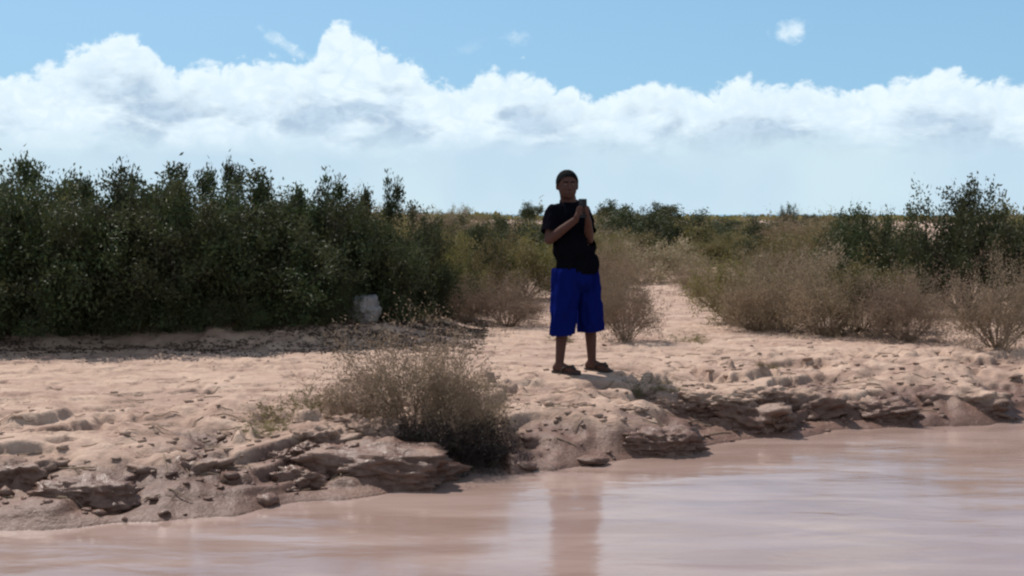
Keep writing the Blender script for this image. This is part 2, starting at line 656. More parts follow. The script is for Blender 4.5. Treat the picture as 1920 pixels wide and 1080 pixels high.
def leaves(rs, centres, dirs, length, width, spread=1.0):
    n = len(centres)
    d = dirs + rs.normal(0, spread, (n, 3))
    d /= np.linalg.norm(d, axis=1)[:, None]
    s = np.cross(d, rs.normal(0, 1, (n, 3)))
    s /= np.linalg.norm(s, axis=1)[:, None] + 1e-9
    L = length * rs.uniform(0.6, 1.35, n)[:, None]
    W = width * rs.uniform(0.6, 1.3, n)[:, None]
    nrm = np.cross(d, s)
    p0 = centres
    p1 = centres + d * L * 0.5 + s * W * 0.5 + nrm * W * 0.15
    p2 = centres + d * L
    p3 = centres + d * L * 0.5 - s * W * 0.5 + nrm * W * 0.15
    v = np.stack([p0, p1, p2, p3], 1).reshape(-1, 3)
    f = np.arange(n * 4).reshape(n, 4)
    return v, f


def grow(rs, stems, spread, height, levels, kids, wob, droop, r0, seg=6, flat=1.0, ends=None, short=0.55):
    """grow a branching plant of unit-ish size; returns polylines and the terminal twigs"""
    polys, term = [], []

    def branch(p, d, L, r, lv):
        pts, rad = [p], [r]
        st = L / seg
        for i in range(seg):
            d = d + rs.normal(0, wob, 3) + np.array([0, 0, -droop * (i + 1) / seg])
            d = d / np.linalg.norm(d)
            p = p + d * st
            if p[2] < 0.01:
                p[2] = 0.01
            pts.append(p.copy())
            rad.append(r * (1 - 0.75 * (i + 1) / seg))
        polys.append((np.array(pts), np.array(rad)))
        if lv == levels:
            term.append((np.array(pts), lv))
            return
        for k in range(kids[lv]):
            j = rs.randint(2, seg + 1)
            dd = pts[j] - pts[j - 1]
            dd = dd / np.linalg.norm(dd) + rs.normal(0, 0.55, 3)
            dd[2] += 0.12
            dd /= np.linalg.norm(dd)
            branch(pts[j].copy(), dd, L * rs.uniform(short * 0.7, short * 1.2), max(rad[j] * 0.7, 0.0012), lv + 1)
    for i in range(stems):
        a = rs.uniform(0, 2 * np.pi)
        t = np.sqrt(rs.uniform(0, 1)) * spread
        d = np.array([np.cos(a) * t, np.sin(a) * t * flat, 1.0])
        d /= np.linalg.norm(d)
        p = np.array([np.cos(a), np.sin(a), 0]) * rs.uniform(0, 0.12)
        branch(p, d, height * rs.uniform(0.6, 1.0), r0 * rs.uniform(0.6, 1.1), 0)
    return polys, term


def normal_size(v):
    lo, hi = np.percentile(v[:, 0], [1, 99])
    top = np.percentile(v[:, 2], 99.5)
    return hi - lo, top


class Kind:
    pass


def make_kind(name, crown_name, seed, leaf_mat, bark_mat, n_leaves, leaf, lw, sides=4, tuft=0.035, leafy=1.0, **kw):
    rs = np.random.RandomState(seed)
    polys, term = grow(rs, **kw)
    bv, bf = tubes(polys, sides)
    pts = []
    drs = []
    for p, lv in term:
        if rs.rand() > leafy:
            continue
        pts.append(p[1:])
        drs.append(np.gradient(p, axis=0)[1:])
    pts = np.concatenate(pts)
    drs = np.concatenate(drs)
    drs /= np.linalg.norm(drs, axis=1)[:, None] + 1e-9
    k = rs.randint(0, len(pts), n_leaves)
    c = pts[k] + rs.normal(0, tuft, (n_leaves, 3))
    c[:, 2] = np.maximum(c[:, 2], 0.01)
    lv_, lf = leaves(rs, c, drs[k], leaf, lw, 0.8)
    K = Kind()
    K.name = name
    K.crown_name = crown_name
    K.w, K.h = normal_size(lv_)
    K.branch = mesh_np('branches', bv, bf)
    K.branch.materials.append(bark_mat)
    K.leaf = mesh_np('leaves', lv_, lf, smooth=False)
    K.leaf.materials.append(leaf_mat)
    K.tris = len(bf) * 2 + len(lf) * 2
    print(name, 'tris', K.tris, 'w,h', round(K.w, 2), round(K.h, 2))
    return K


GREEN = [make_kind('green_shrub', 'crown', 100 + i, MAT['leaf_dark'], MAT['bark_dark'], 27000, 0.052, 0.024, tuft=0.055, leafy=0.4,
                   stems=22, spread=1.15, height=1.1, levels=2, kids=[7, 6], wob=0.14, droop=0.03, r0=0.022) for i in range(4)]
LOWDARK = [make_kind('green_shrub', 'crown', 150 + i, MAT['leaf_dark'], MAT['bark_dark'], 14000, 0.045, 0.02, tuft=0.05,
                     stems=26, spread=1.7, height=0.7, levels=2, kids=[6, 5], wob=0.13, droop=0.09, r0=0.012) for i in range(2)]
OLIVE = [make_kind('olive_shrub', 'crown', 200 + i, MAT['leaf_olive'], MAT['bark_dark'], 15000, 0.045, 0.018, tuft=0.04,
                   stems=22, spread=1.3, height=0.8, levels=2, kids=[6, 4], wob=0.13, droop=0.07, r0=0.012) for i in range(3)]
YELLOW = [make_kind('yellow_shrub', 'crown', 250 + i, MAT['leaf_yellow'], MAT['bark_dry'], 12000, 0.04, 0.014, tuft=0.035,
                    stems=24, spread=1.2, height=0.7, levels=2, kids=[6, 4], wob=0.13, droop=0.06, r0=0.01) for i in range(2)]
DRY = [make_kind('dry_shrub', 'crown', 300 + i, MAT['leaf_dry'], MAT['bark_dry'], 13000, 0.026, 0.009, sides=3, tuft=0.03,
                 stems=60, spread=1.3, height=0.62, levels=2, kids=[6, 5], wob=0.12, droop=0.06, r0=0.006) for i in range(3)]
TAN = [make_kind('tan_shrub', 'crown', 350 + i, MAT['leaf_tan'], MAT['bark_dry'], 9000, 0.04, 0.014, tuft=0.03,
                 stems=26, spread=1.4, height=0.6, levels=2, kids=[6, 4], wob=0.12, droop=0.08, r0=0.008) for i in range(2)]
SHADEBUSH = make_kind('shade_shrub', 'crown', 333, MAT['leaf_shade'], MAT['bark_dark'], 14000, 0.035, 0.013, sides=3, tuft=0.03,
                   stems=46, spread=1.5, height=0.6, levels=2, kids=[6, 5], wob=0.13, droop=0.10, r0=0.006)  # added bush, its near-black leaves imitate deep shade
WEED = [make_kind('low_weed', 'leaves', 400 + i, MAT['leaf_olive'], MAT['bark_dry'], 1600, 0.03, 0.01, sides=3, tuft=0.015,
                  stems=26, spread=2.6, height=0.35, levels=1, kids=[4], wob=0.16, droop=0.12, r0=0.004) for i in range(2)]
SAPLING = [make_kind('sapling', 'crown', 600 + i, MAT['leaf_dark'], MAT['bark_dark'], 5200, 0.07, 0.034, tuft=0.07, leafy=0.6,
                     stems=3, spread=0.35, height=1.3, levels=2, kids=[6, 4], wob=0.12, droop=-0.01, r0=0.014, short=0.38) for i in range(3)]
TREE = [make_kind('small_tree', 'crown', 500 + i, MAT['leaf_dark'], MAT['bark_dark'], 4000, 0.14, 0.07, tuft=0.12,
                  stems=4, spread=0.5, height=1.5, levels=2, kids=[7, 5], wob=0.16, droop=-0.02, r0=0.05) for i in range(2)]

rnd = random.Random(5)
_YS = np.concatenate([np.linspace(6.0, 30.0, 3000), np.linspace(30.05, 400, 1500)])


def on_ground(px, py):
    """where the sight line through a picture point first meets the ground"""
    d = ray(px, py)
    t = _YS / d[1]
    z = CAM_Z + d[2] * t
    k = np.nonzero(z <= terrain(d[0] * t, _YS))[0]
    i = k[0] if len(k) else len(_YS) - 1
    return d[0] * t[i], _YS[i]



def shrub(K, px, py, wpx, top, label, group=None, cat='shrub', depth=0.8, rot=None, name=None, zbase=0.0):
    """a shrub whose foot is seen at (px, py), wpx wide, its top at row top"""
    x, y = on_ground(px, py)
    z = ground_h(x, y)
    W = wpx / F * y
    zt = CAM_Z + y * math.tan(math.atan((540 - top) / F) - PITCH)
    H = max(zt - z, 0.12)
    return shrub_at(K, x, y, z, W, H, label, group, cat, depth, rot, name)


def shrub_at(K, x, y, z, W, H, label, group=None, cat='shrub', depth=0.8, rot=None, name=None):
    root = bpy.data.objects.new(name or K.name, None)
    COL.objects.link(root)
    root.empty_display_size = 0.2
    root.location = (x, y, z - 0.012)
    root.rotation_euler = (0, 0, rnd.choice([0, math.pi]) + rnd.uniform(-0.5, 0.5) if rot is None else rot)
    sx = W / K.w
    root.scale = (sx, sx * depth, H / K.h)
    b = link('trunk' if cat == 'tree' else 'branches', K.branch, None, root)
    l = link(K.crown_name, K.leaf, None, root)
    b['kind'] = 'stuff'
    l['kind'] = 'stuff'
    tag(root, label, cat, group)
    return root


gA = 'dark green shrubs along the back of the bank'
shrub(GREEN[0], 488, 598, 330, 352, 'dark green shrub with loose upper sprays, at the left behind the shaded sand', gA)
shrub(GREEN[1], 608, 594, 270, 366, 'dense dark green shrub above the grey boulder, left of the lone sapling', gA)
shrub(GREEN[2], 708, 590, 230, 388, 'dark green shrub under the lone sapling, right of the grey boulder', gA)
shrub(GREEN[3], 778, 586, 160, 412, 'lower dark green shrub at the right end of the dark thicket', gA)
shrub(GREEN[3], 360, 600, 340, 350, 'dark shrub left of the one with loose upper sprays', gA)
shrub(GREEN[1], 225, 604, 360, 335, 'broad dark shrub in the middle of the left thicket', gA, rot=1.1)
shrub(GREEN[2], 85, 608, 350, 352, 'dark shrub second from the left edge of the picture', gA, rot=2.2)
shrub(GREEN[0], -40, 614, 360, 325, 'dark shrub cut by the left edge of the picture', gA, rot=0.7)
gB = 'second row of dark green shrubs behind the thicket'
for i, (px, w, top, lab) in enumerate([
        (430, 300, 375, 'dark shrub seen through the gap at the left of the loose upper sprays'),
        (560, 290, 380, 'dark shrub filling the gap above and left of the grey boulder'),
        (665, 220, 396, 'dark shrub behind the thicket, between the boulder and the lone sapling'),
        (310, 310, 358, 'dark shrub behind the thicket, right of the broad shrub'),
        (160, 320, 365, 'dark shrub behind the thicket, left of the broad shrub'),
        (20, 330, 350, 'dark shrub behind the leftmost shrub of the thicket')]):
    shrub([GREEN[1], GREEN[2], OLIVE[0], GREEN[0], OLIVE[1], GREEN[3]][i], px, 556, w, top, lab, gB)
gL = 'low dark shrubs skirting the thicket'
for i, (px, py, w, top, lab) in enumerate([
        (470, 612, 130, 520, 'low dark skirt of a shrub at the left under the loose upper sprays'),
        (560, 606, 120, 515, 'low dark shrub left of the grey boulder'),
        (630, 600, 100, 505, 'low dark shrub directly left of the boulder'),
        (735, 598, 110, 500, 'low dark shrub right of the grey boulder'),
        (800, 594, 100, 490, 'low dark shrub at the right foot of the thicket'),
        (370, 616, 150, 510, 'low dark shrub under the shrub left of the loose upper sprays'),
        (240, 620, 170, 500, 'low dark shrub under the broad shrub'),
        (100, 624, 170, 500, 'low dark shrub under the second shrub from the left edge'),
        (-20, 628, 150, 500, 'low dark shrub at the foot of the leftmost shrub')]):
    shrub(LOWDARK[i % 2], px, py, w, top, lab, gL)
# lone sprig
for i, (px, w, top, lab) in enumerate([
        (702, 92, 334, 'slim leafy sapling rising alone above the right end of the dark thicket'),
        (455, 110, 308, 'airy sapling rising over the thicket above the loose upper sprays'),
        (515, 100, 322, 'airy sapling second from the right among those over the thicket left of the lone one'),
        (580, 120, 330, 'bushy sapling nearest the lone one, over the thicket'),
        (375, 120, 318, 'airy sapling over the shrub left of the loose upper sprays'),
        (285, 130, 308, 'airy sapling over the broad shrub'),
        (190, 120, 312, 'airy sapling between the broad shrub and the second shrub from the left edge'),
        (80, 150, 300, 'broadest airy sapling at the far left of the thicket')]):
    shrub(SAPLING[i % 3], px, 560, w, top, lab, 'saplings rising over the thicket', cat='sapling', depth=1.0)

gC = 'olive shrubs in the middle ground'
shrub(OLIVE[0], 838, 588, 150, 436, 'dark olive shrub at the foot of the thicket, left of the dry bush', gC)
shrub(OLIVE[1], 905, 575, 150, 428, 'olive shrub behind the grey dry bush left of the man', gC)
shrub(OLIVE[2], 985, 560, 160, 424, 'olive shrub directly left of the man, behind the dry bush', gC)
shrub(GREEN[2], 860, 545, 170, 425, 'dark green shrub between the thicket and the olive shrubs', gC)
shrub(GREEN[0], 1000, 520, 170, 420, 'dark green shrub rising behind the man at shoulder height', gC)
shrub(OLIVE[0], 1100, 540, 150, 430, 'olive shrub hidden behind the man at waist height', gC)
shrub(TAN[0], 830, 452, 100, 400, 'tan dome-shaped bush on the skyline right of the thicket', 'tan domes far off')
shrub(TAN[1], 905, 448, 90, 412, 'tan low bush far behind the olive shrubs', 'tan domes far off')

gD = 'dry brown shrubs on the sand'
shrub(DRY[0], 950, 612, 200, 500, 'dry grey brown twiggy bush left of the man', gD)
shrub(DRY[1], 870, 604, 120, 520, 'small dry twiggy bush beside the olive shrub', gD)
shrub(DRY[1], 1172, 638, 150, 474, 'dry twiggy bush right behind the blue shorts', gD)
shrub(TAN[0], 1200, 530, 190, 448, 'rounded brown bush behind the sandy clearing', gD)
shrub(DRY[2], 1135, 560, 120, 452, 'brown bush behind the man at hip height', gD)
shrub(DRY[2], 1415, 620, 170, 492, 'dry grey brown bush at the right of the sandy clearing', gD)
shrub(DRY[0], 1345, 566, 120, 498, 'thin dry bush behind the right dry bush', gD)
shrub(DRY[1], 1545, 628, 210, 470, 'large dry brown bush in the right part beside the grey brown one', gD)
shrub(DRY[0], 1480, 585, 150, 460, 'dry bush between the two right brown bushes, further back', gD)
shrub(DRY[2], 1700, 640, 200, 500, 'dry low bush on the bank, second from the right edge', gD)
shrub(DRY[1], 1870, 650, 220, 470, 'dry brown bush cut by the right edge of the picture', gD)

shrub(YELLOW[1], 1372, 606, 170, 482, 'straw green bush at the left of the right hand clump', gD)
shrub(TAN[0], 1468, 614, 190, 462, 'fuller tan bush among the twiggy right hand bushes', gD)
shrub(OLIVE[2], 1610, 622, 220, 470, 'olive bush between the large dry bush and the low dry bush on the right', gD)
shrub(DRY[2], 1318, 552, 130, 486, 'low dry bush at the far right corner of the sandy clearing', gD)
shrub(TAN[1], 1120, 600, 120, 500, 'tan bush between the man and the dry bush at his legs', gD)
shrub(TAN[1], 1275, 512, 110, 456, 'tan bush at the back of the sandy clearing', gD)
gE = 'green shrubs behind the clearing'
shrub(GREEN[1], 1168, 486, 220, 392, 'dark green shrub just right of the phone, on the skyline', gE)
shrub(GREEN[3], 1265, 490, 250, 392, 'broad dark green shrub in the middle of the right skyline', gE)
shrub(OLIVE[1], 1335, 498, 160, 412, 'olive shrub sloping down to the clearing', gE)
shrub(GREEN[0], 1392, 462, 160, 407, 'low dark green shrub under the strip of sea', gE)
shrub(YELLOW[0], 1440, 560, 190, 424, 'yellow green shrub above the right dry bush', gE)
shrub(OLIVE[2], 1345, 500, 110, 440, 'small olive shrub between the clearing and the yellow green shrub', gE)
shrub(YELLOW[1], 1560, 540, 200, 420, 'yellow green shrub behind the large dry bush on the right', gE)
shrub(GREEN[2], 1660, 570, 230, 392, 'dark green shrub on the right behind the low dry bush', gE)
shrub(GREEN[1], 1810, 590, 260, 350, 'tallest dark green shrub in the right part', gE)
shrub(OLIVE[0], 1920, 560, 240, 380, 'olive shrub at the right edge behind the dry bush', gE)
shrub(GREEN[3], 1478, 460, 60, 385, 'narrow dark shrub on the skyline beside the strip of sea', gE)

gF = 'small trees on the skyline'
shrub(TREE[0], 990, 424, 40, 380, 'small dark tree on the skyline left of the man', gF, 'tree', depth=1.0)
shrub(TREE[1], 1140, 424, 52, 376, 'bare looking small tree on the skyline just right of the phone', gF, 'tree', depth=1.0)
shrub(TREE[0], 1236, 422, 50, 380, 'small tree rising over the right skyline shrub', gF, 'tree', depth=1.0, rot=1.4)
shrub(TREE[1], 770, 428, 30, 392, 'small dark tree beside the right end of the thicket', gF, 'tree', depth=1.0, rot=2.0)

# far scrub, plant by plant
gG = 'scrub on the plain'
kinds = [GREEN[0], GREEN[2], OLIVE[0], OLIVE[1], OLIVE[2], YELLOW[0], TAN[0], TAN[1], DRY[0]]
labs = {'green_shrub': 'dark green bush among the scrub of the far plain', 'olive_shrub': 'olive bush among the scrub of the far plain',
        'yellow_shrub': 'yellowish bush among the scrub of the far plain', 'tan_shrub': 'tan bush among the scrub of the far plain',
        'dry_shrub': 'dry brown bush among the scrub of the far plain'}
placed = 0
while placed < 210:
    d = 29 + 210 * rnd.random() ** 1.7
    a = rnd.uniform(-0.47, 0.47)
    x, y = d * a, d
    px = 960 + F * a
    if 1190 < px < 1420 and d < 40:
        continue
    K = rnd.choice(kinds)
    H = rnd.uniform(0.6, 1.45)
    if 1330 < px < 1460:
        H = rnd.uniform(0.5, 1.05)
    shrub_at(K, x, y, ground_h(x, y), H * rnd.uniform(1.4, 2.6), H, labs[K.name], gG + ' (' + K.name.replace('_', ' ') + 's)')
    placed += 1


def far_scrub():
    rs = np.random.RandomState(3)
    n = 2600
    d = 230 + 1150 * rs.uniform(0, 1, n) ** 1.5
    a = rs.uniform(-0.5, 0.5, n)
    V, Fc = [], []
    m = 14
    cx, cy = d * a, d
    cz = terrain(cx, cy)
    c = np.stack([cx, cy, cz], 1)
    sz = rs.uniform(0.7, 1.6, n)
    off = rs.normal(0, 1, (n, m, 3))
    off /= np.linalg.norm(off, axis=2)[:, :, None]
    off[:, :, 2] = np.abs(off[:, :, 2])
    cc = (c[:, None, :] + off * sz[:, None, None] * np.array([1.5, 1.5, 0.55])[None, None, :]).reshape(-1, 3)
    v, f = leaves(rs, cc, off.reshape(-1, 3), 0.9, 0.6, 0.8)
    o = link('scrub', mesh_np('scrub', v, f, False), MAT['leaf_olive'])
    tag(o, 'low olive scrub covering the plain out to the sea', 'scrub', kind='stuff')


far_scrub()

# foreground shrub on the water edge
shrub(DRY[0], 768, 804, 330, 584, 'large dry brown bush on the bank edge above the water', 'bank edge bushes', depth=0.85, rot=0.3, zbase=0.25)
shrub(SHADEBUSH, 868, 886, 220, 770, 'near-black bush added for the shade in the hollow at the water edge', 'bank edge bushes', depth=0.7, zbase=0.03)
shrub(SHADEBUSH, 800, 850, 130, 782, 'low near-black bush added for the shade under the right half of the big dry bush', 'bank edge bushes', depth=0.7)
shrub(DRY[1], 662, 806, 150, 700, 'dry brown bush making the left lobe of the big bank bush', 'bank edge bushes', depth=0.8, rot=1.0)
shrub(DRY[0], 848, 812, 160, 694, 'dry brown bush making the right lobe of the big bank bush', 'bank edge bushes', depth=0.8, rot=2.0)
shrub(DRY[2], 880, 838, 190, 700, 'dry bush leaning over the dark hollow at the water edge', 'bank edge bushes', depth=0.8, rot=2.4, zbase=0.16)
gW = 'low weeds on the bank'
for px, py, w, top, lab in [
        (1210, 738, 120, 702, 'low green weed patch on the sand right of the feet'),
        (1255, 735, 70, 712, 'small weed tuft at the right end of the weed patch'),
        (540, 790, 150, 738, 'straggling low weed left of the big dry bush'),
        (590, 765, 130, 715, 'low weed at the left foot of the big dry bush'),
        (500, 812, 110, 780, 'flat weed on the left bank slope'),
        (1435, 690, 60, 664, 'dry tuft on the sand at the right'),
        (455, 610, 90, 572, 'weed at the foot of the thicket at the left'),
        (590, 606, 80, 574, 'weed at the foot of the thicket left of the grey boulder'),
        (770, 600, 110, 560, 'weed at the foot of the thicket right of the grey boulder'),
        (1050, 640, 70, 612, 'small weed on the sand behind the legs'),
        (1290, 640, 90, 612, 'small weed on the sand at the edge of the clearing'),
        (250, 622, 120, 580, 'weed at the foot of the thicket in the left part'),
        (880, 590, 90, 556, 'weed at the foot of the small dry bush')]:
    shrub(WEED[0] if w > 100 else WEED[1], px, py, w, top, lab, gW, 'weed', zbase=0.3)

# ------------------------------------------------------------------ mud blocks and stones
def ico(sub):
    bm = bmesh.new()
    bmesh.ops.create_icosphere(bm, subdivisions=sub, radius=1.0)
    v = np.array([p.co[:] for p in bm.verts])
    f = np.array([[q.index for q in p.verts] for p in bm.faces])
    bm.free()
    return v, f


ICO5, ICO3 = ico(5), ico(3)


def lump(name, px, py, wpx, hpx, depth, label, cat, group=None, seed=0, mat='rock', rough=0.28, strata=0.0, box=0.5, z=0.12, rot=0.0, sub=5, at=None):
    """a crusted block seen centred at (px, py), wpx by hpx in the picture"""
    x, y = at_z(px, py, z)
    if at:
        x, y, z = at
    W, H = wpx / F * y / 2, hpx / F * y / 2
    v, f = ICO5 if sub == 5 else ICO3
    v = v.copy()
    # squarer cross-section
    k = np.max(np.abs(v), axis=1)[:, None]
    v = v * (1 - box) + (v / k) * box
    p = v * 1.7 + seed * 7.31
    n = fbm3(p, 5, 0.55)
    v = v * (1 + rough * n)[:, None]
    if strata:
        q = v[:, 2] * 4 + 1.2 * fbm3(v * 1.3 + seed, 2)
        fr = q - np.floor(q)
        sc = 1 + strata * (sstep(0.0, 0.35, fr) - 0.5 - 0.6 * (fr > 0.8))
        v[:, :2] *= sc[:, None]
    v = v * (1 + 0.16 * (0.4 - np.abs(fbm3(v * 3.5 + 3 + seed, 4))))[:, None]
    v = v * (1 + 0.07 * fbm3(v * 9 + seed, 3))[:, None]
    v = v * np.array([W, depth / 2, H])
    c, s = math.cos(rot), math.sin(rot)
    v[:, :2] = v[:, :2] @ np.array([[c, s], [-s, c]])
    o = link(name, mesh_np(name, v, f), MAT[mat], loc=(x, y, z))
    tag(o, label, cat, group)
    return o


gR = 'crusted mud blocks along the water edge'
for i, a in enumerate([
        (480, 850, 95, 62, 0.34, 'squarish brown mud block at the left end of the bank', 0.22, 0.14),
        (560, 905, 110, 60, 0.30, 'wet rounded mud block at the water left of the long slab', 0.25, 0.06),
        (690, 880, 300, 96, 0.55, 'long grey mud slab sloping into the water under the big dry bush', 0.16, 0.10),
        (610, 830, 120, 60, 0.35, 'broken mud clod above the long slab', 0.35, 0.22),
        (700, 815, 110, 52, 0.3, 'mud clod at the foot of the big dry bush', 0.3, 0.24),
        (1085, 832, 100, 36, 0.28, 'wet shining mud block in the middle of the water edge', 0.3, 0.08),
        (1020, 797, 100, 34, 0.26, 'flat mud crust left of the two small clods', 0.25, 0.18),
        (1095, 772, 46, 30, 0.14, 'small dark clod below the left foot', 0.35, 0.25),
        (1135, 790, 44, 22, 0.14, 'small flat clod right of the small dark one', 0.3, 0.22),
        (1232, 830, 150, 58, 0.45, 'undercut mud ledge jutting into the water', 0.2, 0.09),
        (1275, 762, 90, 44, 0.30, 'dark split mud ledge beside the inlet', 0.25, 0.22),
        (1390, 785, 160, 80, 0.5, 'big ragged mud block at the right of the inlet', 0.3, 0.12),
        (470, 822, 60, 30, 0.2, 'small block on top of the squarish brown block', 0.3, 0.24),
        (530, 868, 60, 40, 0.22, 'pale chunk between the squarish block and the long slab', 0.35, 0.15),
        (575, 852, 52, 34, 0.2, 'broken chunk above the left end of the long slab', 0.35, 0.19),
        (640, 850, 56, 30, 0.2, 'chunk resting on the middle of the long slab', 0.35, 0.21),
        (545, 815, 70, 30, 0.22, 'flat chunk above the two broken chunks on the left slope', 0.3, 0.26),
        (655, 792, 60, 26, 0.2, 'little crust under the left lobe of the big dry bush', 0.3, 0.3),
        (940, 800, 60, 34, 0.22, 'clod right of the big dry bush, above the round wet stone', 0.35, 0.17),
        (1000, 826, 60, 30, 0.2, 'clod between the flat mud crust and the wet stones', 0.35, 0.12),
        (1180, 770, 60, 22, 0.2, 'thin crust on the slope above the undercut ledge', 0.3, 0.26),
        (1340, 800, 70, 40, 0.25, 'block at the foot of the big ragged block, on its left', 0.35, 0.08),
        (1445, 795, 70, 44, 0.25, 'block between the two ragged blocks', 0.35, 0.1),
        (1340, 752, 120, 36, 0.35, 'flat dark ledge above the big ragged mud block', 0.3, 0.27),
        (1420, 745, 110, 34, 0.3, 'flat mud crust at the right of the flat dark ledge', 0.3, 0.28),
        (1170, 815, 70, 34, 0.25, 'wet clod left of the undercut ledge', 0.3, 0.12),
        (1500, 770, 150, 70, 0.5, 'second ragged mud block further right along the water', 0.3, 0.12),
        (1640, 775, 140, 50, 0.4, 'low mud block in the right part of the bank', 0.3, 0.10),
        (1800, 760, 170, 60, 0.5, 'broad mud block near the right edge', 0.25, 0.12),
        (340, 900, 170, 80, 0.45, 'ragged mud block left of the squarish one', 0.3, 0.12),
        (170, 930, 180, 70, 0.4, 'broad mud block in the left part of the bank', 0.25, 0.1),
        (40, 900, 170, 80, 0.45, 'mud block near the left edge of the picture', 0.3, 0.15)]):
    px, py, w, h, dp, lab, ro, z = a
    lump('mud_block', px, py, w, h, dp, lab, 'mud block', gR, seed=i + 1, rough=ro * 1.4, strata=0.06, box=0.4, z=z - 0.03, rot=rnd.uniform(-0.25, 0.25))
gS = 'small wet stones at the water line'
for i, a in enumerate([
        (960, 862, 34, 22, 'wet round stone at the water line beside the dark hollow'),
        (1004, 852, 30, 22, 'wet stone right of the round one at the water line'),
        (985, 874, 40, 16, 'flat wet stone in front of the two round ones'),
        (500, 938, 44, 24, 'wet stone standing in the water at the left'),
        (452, 915, 50, 30, 'wet stone at the water left of the standing one'),
        (1110, 862, 60, 14, 'flat wet stone barely above the water')]):
    px, py, w, h, lab = a
    lump('stone', px, py, w, h, w / F * 8.4 * 0.8, lab, 'stone', gS, seed=i + 40, rough=0.3, box=0.2, z=0.03, sub=3)
bx, by = on_ground(686, 600)
lump('boulder', 680, 560, 52, 50, 0.3, 'pale grey boulder in the shade under the dark thicket', 'boulder', seed=71, mat='stone', rough=0.3, box=0.3, at=(bx, by, ground_h(bx, by) + 0.11))
gP = 'pale stones in the shade of the thicket'
for i, (px, py, w, h, lab) in enumerate([
        (478, 600, 26, 12, 'pale flat stone under the tall shrub at the left'),
        (572, 592, 18, 10, 'tiny pale stone left of the grey boulder'),
        (800, 556, 22, 12, 'pale stone right of the grey boulder'),
        (862, 572, 20, 14, 'pale stone under the small dry bush'),
        (1362, 470, 40, 16, 'pale sand coloured stone up behind the right dry bush')]):
    x, y = on_ground(px, py + h / 2)
    lump('stone', px, py, w, h, w / F * y * 0.8, lab, 'stone', gP, seed=i + 80, mat='pale_stone', rough=0.3, box=0.3, sub=3, at=(x, y, ground_h(x, y) + 0.02))



def clods():
    rs = np.random.RandomState(8)
    v0, f0 = ico(1)
    V, Fc = [], []
    n = 1100
    x = rs.uniform(-5.5, 5.5, n)
    s = rs.gamma(1.4, 0.8, n)
    y = np.interp(x, EX, EY) + s
    z = terrain(x, y)
    for i in range(n):
        r = rs.uniform(0.006, 0.026) * (1.7 if rs.rand() < 0.08 else 1)
        k = v0 * (1 + 0.35 * rs.normal(0, 1, (len(v0), 1))) * np.array([1.3, 1, 0.6]) * r
        V.append(k + np.array([x[i], y[i], z[i] + r * 0.2]))
        Fc.append(f0 + i * len(v0))
    o = link('mud_crumbs', mesh_np('mud_crumbs', np.concatenate(V), np.concatenate(Fc)), MAT['rock'])
    tag(o, 'crumbs of dried mud strewn over the bank', 'mud crumbs', kind='stuff')


clods()


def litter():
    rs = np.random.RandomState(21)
    n = 80000  # dense dark leaves, added to deepen the shade before the thicket
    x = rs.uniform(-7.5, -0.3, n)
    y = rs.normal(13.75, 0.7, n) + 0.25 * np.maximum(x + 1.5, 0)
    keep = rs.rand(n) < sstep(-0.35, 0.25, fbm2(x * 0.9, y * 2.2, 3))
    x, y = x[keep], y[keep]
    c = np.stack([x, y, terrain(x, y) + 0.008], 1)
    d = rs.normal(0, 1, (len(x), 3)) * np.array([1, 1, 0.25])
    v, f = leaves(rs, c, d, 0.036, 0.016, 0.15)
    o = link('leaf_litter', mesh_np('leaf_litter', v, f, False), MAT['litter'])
    tag(o, 'dark leaf litter added to deepen the shade in front of the thicket', 'leaf litter', kind='stuff')
    polys = []
    for i in range(420):
        px = rs.uniform(-5.0, 4.0)
        s_ = rs.gamma(1.6, 0.9) + 0.15
        py = np.interp(px, EX, EY) + s_
        a = rs.normal(0, 0.6)
        L = rs.uniform(0.05, 0.22)
        t = np.linspace(0, 1, 4)
        p = np.stack([px + t * L * math.cos(a), py + t * L * math.sin(a), np.zeros(4)], 1)
        p[:, :2] += rs.normal(0, 0.006, (4, 2))
        p[:, 2] = terrain(p[:, 0], p[:, 1]) + 0.004 + rs.uniform(0, 0.012)
        polys.append((p, np.full(4, rs.uniform(0.0015, 0.0045))))
    v, f = tubes(polys, 4)
    o = link('fallen_twigs', mesh_np('fallen_twigs', v, f), MAT['bark_dry'])
    tag(o, 'dry twigs strewn over the bank', 'twigs', kind='stuff')


litter()

# ------------------------------------------------------------------ the man
SC = 1.0
fx, fy = at_z(1078, 697, BANK)
GZ = max(ground_h(fx - 0.14, fy - 0.1), ground_h(fx + 0.16, fy + 0.1))


def capsule(bm, a, b, ra, rb, n=14, flat=None):
    """tapered rounded limb from a to b"""
    a, b = Vector(a), Vector(b)
    d = b - a
    L = max(d.length, 1e-4)
    q = d.to_track_quat('Z', 'Y').to_matrix()
    rings = []
    prof = []
    for i in range(5):
        t = -math.pi / 2 + (math.pi / 2) * i / 4
        prof.append((math.sin(t) * ra, max(math.cos(t) * ra, 1e-4)))
    prof[-1] = (0, ra)
    for i in range(5):
        t = (math.pi / 2) * i / 4
        prof.append((L + math.sin(t) * rb, max(math.cos(t) * rb, 1e-4)))
    for (h, r) in prof:
        ring = []
        for k in range(n):
            an = 2 * math.pi * k / n
            v = Vector((math.cos(an) * r, math.sin(an) * r, h))
            ring.append(bm.verts.new(a + q @ v))
        rings.append(ring)
    for r0, r1 in zip(rings[:-1], rings[1:]):
        for k in range(n):
            bm.faces.new((r0[k], r0[(k + 1) % n], r1[(k + 1) % n], r1[k]))
    bm.faces.new(list(reversed(rings[0])))
    bm.faces.new(rings[-1])


